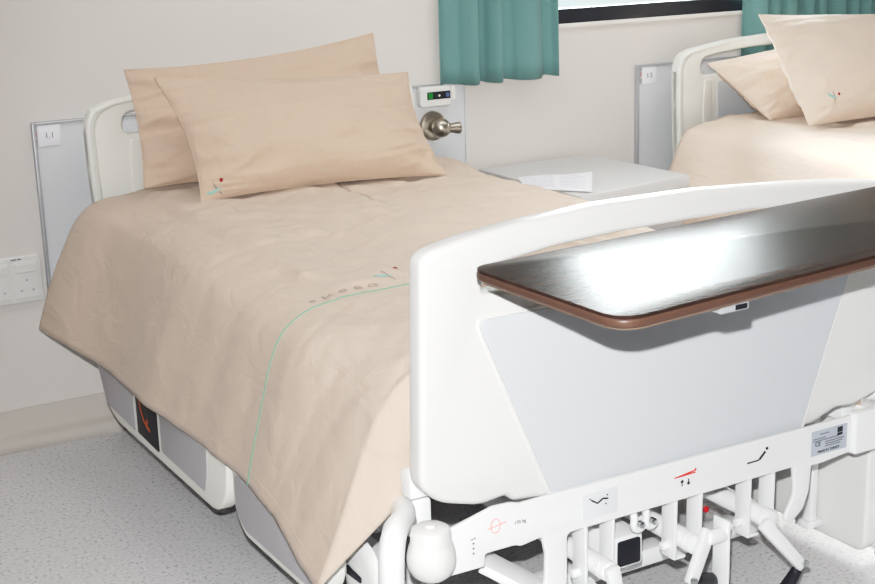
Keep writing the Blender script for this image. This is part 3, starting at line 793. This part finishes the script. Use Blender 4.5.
for k in range(9):
    b = .12+.085*k
    for a0, a1 in ((.08, .46), (.55, .9 if k % 3 else .8)):
        pts = []
        for s in range(8):
            a = a0+(a1-a0)*s/7; p = (q[0]*(1-a)+q[1]*a)*(1-b)+(q[3]*(1-a)+q[2]*a)*b
            pts.append((p.x, p.y, .7475 + .007*(a**3)*(1-b) + .004*max(0, math.sin(PI*a*1.6))*(1-b)**2+.003*b*b))
        tube(bm, pts, .0011, 4)
obj('print', bm, mat('pale_ink', (205, 206, 216), .8), pp)

# ------------------------------------------------------------------ overbed table
tb = thing('overbed_table', (1.48, -2.55, 0), 'overbed table with glossy dark wood top standing in front of the footboard', 'table')
def table_outline(k):
    return rpoly([(.170+k, -2.376-k), (1.52-k, -2.268-k), (1.535-k, -2.678+k), (.182+k, -2.814+k)], [.04, .05, .05, .06], 8)
pl('tabletop', [table_outline(.001)], .006, .001, 'XY', 1.0475, M['wood'], tb, ang=20)
pl('edge_band', [table_outline(0)], .016, .005, 'XY', 1.037, M['edge'], tb)
pl('underside', [table_outline(.008)], .006, .001, 'XY', 1.027, mat('taupe_backing', (128, 108, 94), .6), tb)
bm = B(); box(bm, .425, .490, -2.772, -2.730, 1.008, 1.0242, .003)
cl = obj('clip', bm, M['trim'], tb)
bm = B(); box(bm, .458, .484, -2.7735, -2.770, 1.011, 1.020, .001); obj('slot', bm, M['black'], cl)
bm = B(); box(bm, 1.05, 1.56, -2.60, -2.50, .975, 1.0242, .006); obj('support_arm', bm, M['enamel'], tb)
bm = B(); box(bm, 1.51, 1.59, -2.585, -2.515, .08, .98, .006); obj('column', bm, M['enamel'], tb)
bm = B(); box(bm, 1.50, 1.60, -2.95, -2.15, .055, .095, .008); box(bm, 1.60, 2.1, -2.20, -2.15, .055, .095, .008); box(bm, 1.60, 2.1, -2.95, -2.90, .055, .095, .008); obj('base', bm, M['enamel'], tb)
for x, y in ((1.55, -2.92), (1.55, -2.18), (2.07, -2.92), (2.07, -2.18)):
    bm = B(); cyl(bm, (x-.012, y, .028), (x+.012, y, .028), .028, seg=20, bev=.004); obj('caster', bm, M['darkrubber'], tb)

# far bed: copy of the near bed with all its parts
b2 = copy_tree(bed); b2.location = (CX+2.41, -1.2, 0)
b2['label'] = 'far white hospital bed at the right, only its slotted headboard end showing'

# ------------------------------------------------------------------ light
w = bpy.data.worlds.new('World'); scene.world = w; w.use_nodes = True
nt = w.node_tree; nt.nodes.clear(); L = nt.links.new
out = nt.nodes.new('ShaderNodeOutputWorld'); bg = nt.nodes.new('ShaderNodeBackground'); bg.inputs[1].default_value = .66
tc = nt.nodes.new('ShaderNodeTexCoord'); sp = nt.nodes.new('ShaderNodeSeparateXYZ')
sky = nt.nodes.new('ShaderNodeValToRGB')
e = sky.color_ramp.elements
e[0].position = 0; e[0].color = (1.9, 2.08, 2.12, 1); e[1].position = .30; e[1].color = (66, 67, 68, 1)
x = e.new(.03); x.color = (2.0, 2.15, 2.2, 1); x = e.new(.12); x.color = (56, 57, 58, 1)
msk = nt.nodes.new('ShaderNodeMapRange'); msk.inputs['From Min'].default_value = -.1; msk.inputs['From Max'].default_value = .1
mx = nt.nodes.new('ShaderNodeMix'); mx.data_type = 'RGBA'; mx.inputs[6].default_value = (.13, .13, .135, 1)
L(tc.outputs['Generated'], sp.inputs[0]); L(sp.outputs['Z'], sky.inputs[0]); L(sp.outputs['Y'], msk.inputs[0])
L(msk.outputs[0], mx.inputs[0]); L(sky.outputs[0], mx.inputs[7]); L(mx.outputs[2], bg.inputs[0]); L(bg.outputs[0], out.inputs[0])

CAM = Vector((-1.1198, -4.4852, 1.667))
def lamp(name, kind, loc, energy, color=(1, 1, 1), **k):
    d = bpy.data.lights.new(name, kind); d.energy = energy; d.color = color
    for a, b in k.items(): setattr(d, a, b)
    o = bpy.data.objects.new(name, d); COL.objects.link(o); o.location = loc; return o
def aim(o, t): o.rotation_euler = (Vector(t)-o.location).to_track_quat('-Z', 'Y').to_euler()
fl = lamp('camera_flash', 'SPOT', CAM+Vector((-.01, .03, .148)), 540, (1, .995, .985), shadow_soft_size=.015, spot_size=math.radians(75), spot_blend=.9)
aim(fl, (1.3, -1.5, .4))
def ceil(name, x, y, sx, sy, e):
    return lamp(name, 'AREA', (x, y, 2.97), e, (1, .99, .97), shape='RECTANGLE', size=sx, size_y=sy)
ceil('ceiling_fill', -1.6, -1.35, 1.2, 1.3, 17)  # unseen overhead fills, added to lift wall, bedding and floor
ceil('ceiling_fill', 1.0, -1.0, 2.4, .8, 19)
ceil('ceiling_fill', 3.0, -1.3, 1.2, 1.0, 9)
sp_ = ceil('ceiling_fill_narrow', 2.0, -1.65, 1.2, 1.1, 16); sp_.data.spread = math.radians(70); sp_.data.color = (1, .97, .93)  # narrow fill added to brighten the floor at the right
rfill = lamp('right_fill', 'AREA', (6.8, -1.1, 1.9), 40, (1, .97, .93), shape='RECTANGLE', size=1.4, size_y=1.5)  # added fill for far bed and wall; the right wall has no window
aim(rfill, (2.8, -.6, .9))
# ------------------------------------------------------------------ camera
cd = bpy.data.cameras.new('Camera'); cam = bpy.data.objects.new('Camera', cd); COL.objects.link(cam); scene.camera = cam
yaw, pitch, roll, F = .525, .2617, -.0286, 1388.12
f = Vector((math.sin(yaw)*math.cos(pitch), math.cos(yaw)*math.cos(pitch), -math.sin(pitch))); r = Vector((math.cos(yaw), -math.sin(yaw), 0)); u = r.cross(f)
c, s = math.cos(roll), math.sin(roll); r, u = r*c+u*s, -r*s+u*c
cam.matrix_world = Matrix(((r.x, u.x, -f.x, CAM.x), (r.y, u.y, -f.y, CAM.y), (r.z, u.z, -f.z, CAM.z), (0, 0, 0, 1)))
cd.sensor_fit = 'HORIZONTAL'; cd.sensor_width = 36; cd.lens = 36*F/875; cd.clip_start = .05
scene.view_settings.view_transform = 'Standard'; scene.view_settings.look = 'None'; scene.view_settings.exposure = -.24

vs = scene.view_settings; vs.use_curve_mapping = True; cm = vs.curve_mapping
cv = cm.curves[3]
cv.points[0].location = (0, 0); cv.points[-1].location = (1, .95)
for a, b in ((.06, .048), (.33, .385), (.65, .72)): cv.points.new(a, b)
cm.update()
